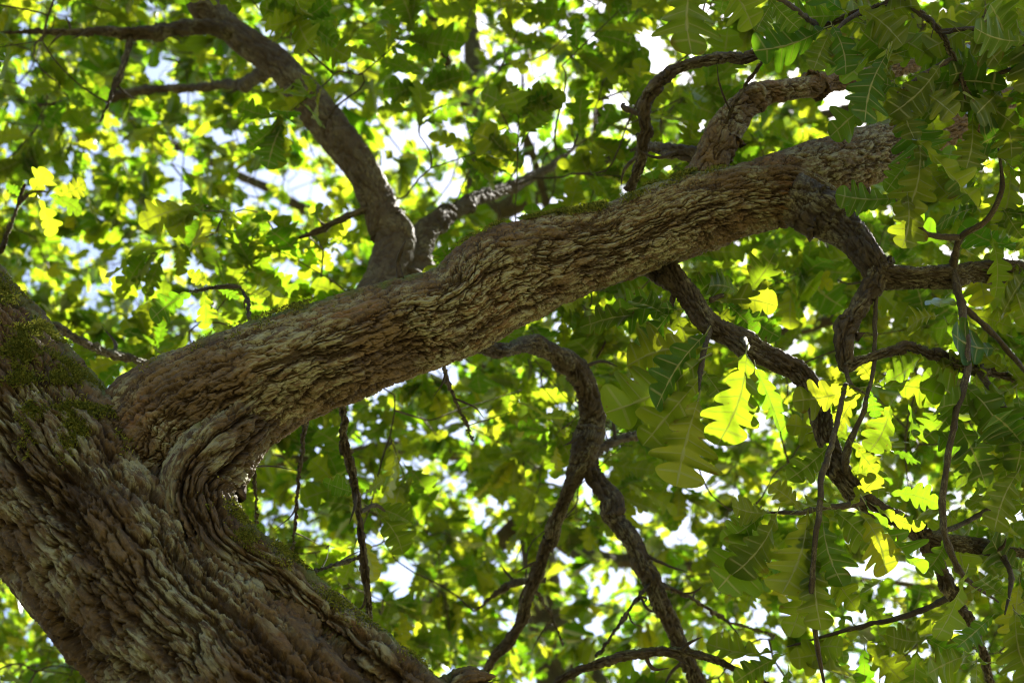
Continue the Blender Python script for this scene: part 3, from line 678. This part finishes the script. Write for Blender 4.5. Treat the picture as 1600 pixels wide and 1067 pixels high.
# ------------------------------------------------------------------ near twigs with single leaves
r_ = np.random.default_rng(55)
def twig(pts):
    return limb(pts, mat=M_twig, step=.004, M=9, name='twig', lump=.10, front=0)
leafcount = 0
def leaf_obj(base, D, Nn, L, parent, wid=1.0, k=None):
    global leafcount
    D = unit(D); Nn = unit(Nn - (Nn @ D) * D); Yv = np.cross(Nn, D)
    o = bpy.data.objects.new('leaf', HERO[int(r_.integers(len(HERO))) if k is None else k]); col.objects.link(o)
    Mx = Matrix(((D[0] * L, Yv[0] * L * wid, Nn[0] * L, base[0]), (D[1] * L, Yv[1] * L * wid, Nn[1] * L, base[1]), (D[2] * L, Yv[2] * L * wid, Nn[2] * L, base[2]), (0, 0, 0, 1)))
    o.parent = parent                                        # twigs carry no transform of their own
    o.matrix_basis = Mx; leafcount += 1
    return o
def hero(parent, bx, by, tx, ty, d0, d1=None, roll=0.0, wid=1.0, k=None):
    a_ = at(bx, by, d0); b_ = at(tx, ty, d0 if d1 is None else d1); D = b_ - a_
    Nn = FWD * .75 + np.array([0, 0, .5]); Dn = unit(D)
    Nn = unit(Nn - (Nn @ Dn) * Dn); Nn = Nn * math.cos(roll) + np.cross(Dn, Nn) * math.sin(roll)
    return leaf_obj(a_, D, Nn, np.linalg.norm(D), parent, wid, k)
def rosette(parent, x, y, d, nl, size=.115, spread=1.0, down=.45):
    c_ = at(x, y, d)
    for q in range(nl):
        ang = q * 2.4 + r_.uniform(-.4, .4)
        rad = RGT * math.cos(ang) + UPV * math.sin(ang) * .8 + FWD * r_.normal(0, .35)
        D = unit(rad * spread + np.array([0, 0, -down]))
        Nn = FWD * r_.uniform(.2, 1.0) + np.array([0, 0, .6]) + r_.normal(0, .38, 3)
        for tr in range(8):                                  # leave the sunlit leaves their light
            if sun_open(np.array([c_ + D * f_ * size for f_ in (.25, .5, .8)]), .04, .055).all(): break
            D = unit(D + r_.normal(0, .8, 3))
        else: continue
        leaf_obj(c_ + r_.normal(0, .012, 3) + D * r_.uniform(.01, .03), D, Nn, size * r_.uniform(.7, 1.15), parent, r_.uniform(.85, 1.1))

t = twig([(1112, 505, 2.38, 5), (1102, 540, 2.32, 4.5), (1095, 578, 2.28, 4), (1092, 612, 2.25, 3)])
hero(t, 1092, 622, 1055, 762, 2.24, 2.22, .1, 1.25, 0); hero(t, 1100, 545, 975, 575, 2.30, 2.34, .3, 1.2); hero(t, 1098, 560, 942, 645, 2.28, 2.3, .4, 1.1)
hero(t, 1104, 520, 1020, 640, 2.3, 2.26, -.3); hero(t, 1095, 590, 1005, 690, 2.27, 2.3, .2); hero(t, 1100, 580, 1150, 680, 2.33, 2.36, .5)
t = twig([(1160, 531, 2.36, 4), (1163, 530, 2.22, 3.6), (1168, 540, 2.06, 3.4), (1168, 548, 2.0, 3)])
hero(t, 1167, 548, 1130, 692, 2.0, 1.97, .0, 1.1, 6); hero(t, 1180, 572, 1212, 676, 2.04, 2.02, .9, .9)
t = twig([(1060, 440, 2.43, 5), (1050, 470, 2.42, 4), (1052, 486, 2.40, 3)])
hero(t, 1058, 484, 955, 492, 2.38, 2.4, .3, 1.25); hero(t, 1050, 480, 1075, 560, 2.4, 2.38, .2); hero(t, 1048, 486, 985, 545, 2.39, 2.36, -.2, 1.1); rosette(t, 1045, 500, 2.42, 5)
t = twig([(1110, 470, 2.40, 4), (1130, 462, 2.42, 3), (1160, 470, 2.44, 3)])
hero(t, 1120, 470, 1215, 478, 2.42, 2.42, .3, 1.15); hero(t, 1130, 468, 1185, 520, 2.43, 2.43, .2); rosette(t, 1150, 470, 2.5, 4)
t = twig([(1372, 430, 2.38, 4), (1368, 480, 2.36, 3.4), (1366, 545, 2.33, 3), (1361, 600, 2.30, 3.4), (1350, 640, 2.28, 4), (1328, 690, 2.29, 5), (1320, 725, 2.30, 6), (1322, 745, 2.31, 6)])
hero(t, 1345, 606, 1236, 618, 2.28, 2.3, .1, 1.1, 5); hero(t, 1345, 612, 1308, 672, 2.27, 2.26, .1, .95); hero(t, 1360, 610, 1368, 652, 2.28, 2.28, .1)
hero(t, 1392, 632, 1357, 706, 2.27, 2.26, .05, 1.15, 7); hero(t, 1375, 605, 1470, 610, 2.30, 2.33, .4); hero(t, 1372, 600, 1440, 560, 2.3, 2.34, .2); hero(t, 1420, 630, 1432, 700, 2.28, 2.26, .8, .6)
hero(t, 1330, 690, 1372, 740, 2.27, 2.25, .2); hero(t, 1395, 705, 1440, 722, 2.26, 2.24, .1, 1.0, 2); hero(t, 1365, 600, 1330, 560, 2.32, 2.36, .2)
rosette(t, 1375, 606, 2.36, 6); rosette(t, 1350, 690, 2.4, 5)
t = twig([(1350, 781, 2.30, 6), (1320, 790, 2.28, 5), (1285, 793, 2.26, 5), (1240, 800, 2.25, 4), (1195, 800, 2.24, 3)])
for (a1, b1, a2, b2, rl) in [(1250, 795, 1205, 760, .4), (1185, 800, 1112, 925, .2), (1215, 800, 1160, 900, -.2), (1262, 800, 1225, 925, .2), (1285, 800, 1318, 915, .05), (1345, 800, 1395, 905, .3), (1240, 800, 1290, 770, .5), (1300, 795, 1350, 850, -.3), (1330, 790, 1370, 735, .2), (1200, 800, 1150, 790, .6), (1195, 800, 1130, 840, .3), (1270, 800, 1270, 880, -.4)]:
    hero(t, a1, b1, a2, b2, 2.22 + r_.uniform(-.03, .03), 2.2 + r_.uniform(-.06, .06), rl, r_.uniform(1.0, 1.25))
hero(t, 1390, 770, 1468, 782, 2.27, 2.26, .1, 1.2, 9); hero(t, 1385, 760, 1330, 735, 2.3, 2.3, .2)
hero(t, 1350, 783, 1440, 900, 2.16, 2.12, 1.15, .7); hero(t, 1365, 790, 1440, 830, 2.24, 2.2, .5, .8)
t = twig([(1322, 600, 2.3, 3.5), (1312, 640, 2.26, 4), (1298, 700, 2.22, 4.5), (1284, 742, 2.2, 5), (1280, 800, 2.18, 4.5), (1273, 860, 2.17, 4), (1268, 930, 2.17, 4), (1276, 1000, 2.18, 4), (1290, 1080, 2.2, 4)])
hero(t, 1275, 870, 1282, 985, 2.18, 2.16, .1, 1.0); hero(t, 1270, 860, 1226, 990, 2.2, 2.17, .7, .9); hero(t, 1274, 885, 1340, 940, 2.2, 2.2, .2); hero(t, 1300, 690, 1240, 740, 2.25, 2.3, .4)
t = twig([(1490, 425, 2.40, 7), (1504, 490, 2.34, 6), (1511, 555, 2.30, 6), (1497, 640, 2.26, 5.5), (1480, 720, 2.24, 5), (1475, 830, 2.23, 5), (1500, 892, 2.25, 4.5), (1560, 940, 2.3, 4)])
hero(t, 1500, 620, 1440, 690, 2.28, 2.3, .2, 1.1); hero(t, 1505, 600, 1570, 690, 2.28, 2.26, .3, 1.2); hero(t, 1490, 650, 1530, 760, 2.3, 2.3, -.2, 1.2); hero(t, 1480, 840, 1440, 900, 2.26, 2.26, .4)
hero(t, 1510, 890, 1480, 1010, 2.1, 2.06, 1.2, .6)
t = twig([(1505, 478, 2.36, 5), (1550, 520, 2.36, 4.5), (1600, 578, 2.37, 4), (1650, 640, 2.4, 3)])
rosette(t, 1560, 530, 2.38, 6); rosette(t, 1600, 590, 2.36, 6); rosette(t, 1480, 500, 2.5, 5)
t = twig([(1530, 582, 2.38, 5), (1570, 638, 2.33, 4.5), (1605, 690, 2.3, 4), (1640, 740, 2.3, 3)])
hero(t, 1592, 735, 1548, 830, 2.26, 2.24, .2, 1.1, 4); rosette(t, 1560, 650, 2.32, 7, .12); rosette(t, 1600, 710, 2.3, 6, .12); rosette(t, 1540, 690, 2.38, 6)
t = twig([(1490, 415, 2.38, 6), (1500, 372, 2.34, 5), (1545, 340, 2.32, 4.5), (1566, 290, 2.32, 4), (1560, 232, 2.33, 4)])
rosette(t, 1560, 240, 2.34, 6); rosette(t, 1550, 330, 2.36, 6); rosette(t, 1580, 400, 2.45, 6); rosette(t, 1520, 390, 2.5, 4)
t = twig([(1500, 372, 2.34, 5), (1440, 360, 2.30, 4), (1430, 300, 2.26, 4), (1437, 232, 2.24, 3.5)])
hero(t, 1437, 225, 1420, 335, 2.22, 2.2, .1, 1.15, 6); hero(t, 1418, 302, 1406, 392, 2.22, 2.2, .1, 1.1, 8); hero(t, 1425, 212, 1540, 318, 2.2, 2.16, 1.15, .7); hero(t, 1400, 310, 1305, 300, 2.28, 2.3, .5)
hero(t, 1390, 318, 1318, 325, 2.3, 2.32, .1); hero(t, 1440, 240, 1385, 300, 2.26, 2.3, .3); hero(t, 1520, 185, 1505, 268, 2.24, 2.24, .2, 1.2)
hero(t, 1440, 240, 1490, 312, 2.3, 2.32, .1, 1.1)
t = twig([(1488, 92, 2.25, 4), (1440, 118, 2.22, 3.4), (1402, 145, 2.2, 3)])
hero(t, 1385, 85, 1350, 195, 2.18, 2.16, .15, 1.1); hero(t, 1470, 100, 1398, 175, 2.2, 2.18, .2, 1.1); hero(t, 1410, 140, 1430, 220, 2.2, 2.2, .1, 1.2); hero(t, 1405, 140, 1340, 130, 2.22, 2.26, .3); hero(t, 1420, 130, 1490, 190, 2.22, 2.2, -.2, 1.2)
rosette(t, 1400, 140, 2.28, 7, .12); rosette(t, 1450, 120, 2.3, 6, .12)
t = twig([(1470, 50, 2.25, 4), (1530, 45, 2.2, 3.5), (1600, 70, 2.18, 3), (1660, 90, 2.2, 3)])
hero(t, 1605, 65, 1510, 45, 2.1, 2.08, .2, 1.2); hero(t, 1500, 50, 1560, 100, 2.2, 2.2, .1, 1.2); rosette(t, 1530, 40, 2.3, 6, .12); rosette(t, 1590, 100, 2.28, 6, .12); rosette(t, 1580, 10, 2.25, 5, .12)
t = twig([(1520, 130, 2.26, 4), (1570, 112, 2.25, 3.5), (1640, 95, 2.25, 3)])
rosette(t, 1560, 150, 2.3, 6, .12); rosette(t, 1600, 190, 2.32, 6, .12)
t = twig([(1350, 15, 2.33, 4), (1320, 35, 2.3, 3.5), (1300, 55, 2.28, 3)])
hero(t, 1300, 40, 1322, 118, 2.26, 2.25, .3, 1.1); hero(t, 1300, 45, 1270, 110, 2.27, 2.27, .1, 1.1); hero(t, 1340, 10, 1410, 70, 2.25, 2.25, .1, 1.2); rosette(t, 1330, 30, 2.34, 7, .12); rosette(t, 1420, 50, 2.4, 6, .12)
t = twig([(1280, 42, 2.38, 4), (1200, -10, 2.1, 3.5), (1120, -40, 1.95, 3)])
hero(t, 1088, -45, 1082, 84, 1.85, 1.83, .1, 1.3, 1); hero(t, 1120, -40, 1175, 45, 1.9, 1.9, .2, 1.1); hero(t, 1130, -30, 1120, 30, 1.95, 2.0, .4); hero(t, 1200, -5, 1250, 45, 2.1, 2.1, .2); hero(t, 1210, 0, 1180, 50, 2.15, 2.15, .1)
t = twig([(1450, 838, 2.33, 5), (1500, 820, 2.4, 4), (1560, 790, 2.45, 3.5), (1600, 780, 2.5, 3)])
rosette(t, 1560, 800, 2.48, 5); rosette(t, 1500, 800, 2.5, 5)
t = twig([(1560, 858, 2.37, 5), (1580, 900, 2.3, 4), (1570, 960, 2.25, 3.5)])
rosette(t, 1575, 960, 2.25, 6, .12); rosette(t, 1550, 1020, 2.3, 6, .12); rosette(t, 1590, 880, 2.4, 5)
t = twig([(1490, 930, 2.40, 5), (1420, 960, 2.5, 4), (1340, 980, 2.55, 3.5), (1230, 1010, 2.6, 3)])
rosette(t, 1440, 990, 2.55, 5); rosette(t, 1350, 1000, 2.6, 6); rosette(t, 1240, 1020, 2.6, 6); rosette(t, 1320, 930, 2.65, 4)
# sunlit leaves above the bough on the left
t = twig([(372, 448, 2.62, 3), (330, 450, 2.66, 3), (302, 456, 2.7, 2.6)])
hero(t, 300, 458, 236, 500, 2.7, 2.68, .05, 1.15, 10); hero(t, 318, 452, 316, 512, 2.68, 2.66, .2, 1.0, 11); hero(t, 340, 452, 372, 470, 2.7, 2.72, .3); hero(t, 375, 450, 420, 470, 2.7, 2.75, .3); hero(t, 330, 445, 300, 425, 2.72, 2.75, .2)
t = twig([(28, 320, 3.0, 3), (50, 300, 3.0, 3), (75, 300, 3.0, 2.6)])
hero(t, 45, 310, 78, 262, 3.0, 2.98, .2, 1.2, 12); hero(t, 88, 305, 132, 285, 3.0, 3.0, .1, 1.2, 13); hero(t, 75, 305, 130, 330, 3.02, 3.04, .4); hero(t, 60, 310, 80, 370, 3.02, 3.04, .2); hero(t, 35, 310, 10, 290, 3.0, 3.0, .2)
t = twig([(563, 800, 2.55, 3), (590, 790, 2.65, 3), (605, 800, 2.7, 2.6)])
hero(t, 575, 790, 640, 820, 2.68, 2.7, .2, 1.2, 3); hero(t, 590, 800, 630, 865, 2.68, 2.7, .1, 1.2, 7); hero(t, 560, 770, 515, 750, 2.6, 2.65, .2); hero(t, 570, 770, 600, 745, 2.65, 2.7, .2)
for a1, b1, c1, r0 in SPURS:
    limb.k += 1
    adopt(tube('twig', [tuple(a1) + (r0,), tuple(b1) + (r0 * .8,), tuple(c1) + (r0 * .4,)], M_twig, None, step=.004, M=7, seed=limb.k, kink=.5))
# a short dead spur on the bough
t = adopt(tube('spur', C([(625, 435, 2.25, 6), (622, 410, 2.25, 3.5), (628, 390, 2.24, 3), (634, 376, 2.24, 1.5)]), M_twig, None, step=.003, M=9, seed=99))
print('single leaves', leafcount)

# ------------------------------------------------------------------ moss tufts
r_ = np.random.default_rng(77)
def moss(host, centres, n_, length, upmin=-1.0, off_=.001, name='moss'):
    V, N, P, R = o_data[host.name]
    w = np.zeros(len(V))
    for (q, rad, a) in centres: w += a * np.exp(-(np.linalg.norm(V - q, axis=1) / rad) ** 2)
    w *= (N[:, 2] > upmin); w *= np.clip(lowfreq(V, 60, 4) * 1.4 + .35, .0, 2) + .04
    w[w < .03] = 0
    ids = r_.choice(len(V), n_, p=w / w.sum())
    base = V[ids] + r_.normal(0, .0012, (n_, 3)) + N[ids] * off_
    dr = unit(N[ids] + r_.normal(0, .65, (n_, 3)) + np.array([0, 0, -.25])); sd_ = unit(np.cross(dr, r_.normal(0, 1, (n_, 3))))
    L = length * r_.uniform(.4, 1.2, (n_, 1)); wd = .0006 + .0007 * r_.uniform(0, 1, (n_, 1))
    bend_ = np.array([0, 0, -.35]) * L
    A = np.stack([base - sd_ * wd, base + sd_ * wd, base + dr * L * .6 + sd_ * wd * .8, base + dr * L + bend_, base + dr * L * .6 - sd_ * wd * .8], 1).reshape(-1, 3)
    k = np.arange(n_) * 5
    me = mesh_np(name, A, (k[:, None] + np.arange(5)).ravel(), k, np.full(n_, 5))
    attr(me, 'rnd', np.repeat(np.clip(r_.normal(.45, .25, n_), 0, 1), 5))
    o = link(name, me, M_moss, host); o['kind'] = 'stuff'
    return o
moss(trunk, [(at(40, 520, 2.15), .07, 1), (at(85, 560, 2.1), .07, 1.2), (at(125, 600, 2.05), .065, 1), (at(-20, 470, 2.2), .07, .8), (at(100, 610, 2.0), .04, .8), (at(150, 640, 2.0), .04, .5)], 15000, .0085, off_=.0)
moss(bough, [(at(x, y, d), .05, a) for x, y, d, a in [(200, 570, 2.05, .9), (330, 520, 2.1, .5), (450, 480, 2.15, .3), (760, 360, 2.33, .5), (850, 335, 2.36, .9), (900, 325, 2.38, .8), (980, 290, 2.42, .6), (1060, 262, 2.45, .6)]], 11000, .006, .15)
moss(buttress, [(at(x, y, 1.98), .05, 1) for x, y in [(370, 830), (450, 880), (540, 955), (620, 1015), (520, 1000)]], 6000, .006, -.1)

print('tris', {o.name: len(o.data.loops) - 2 * len(o.data.polygons) for o in col.objects if o.type == 'MESH' and len(o.data.polygons) > 80000}, sum(len(o.data.loops) - 2 * len(o.data.polygons) for o in col.objects if o.type == 'MESH'))
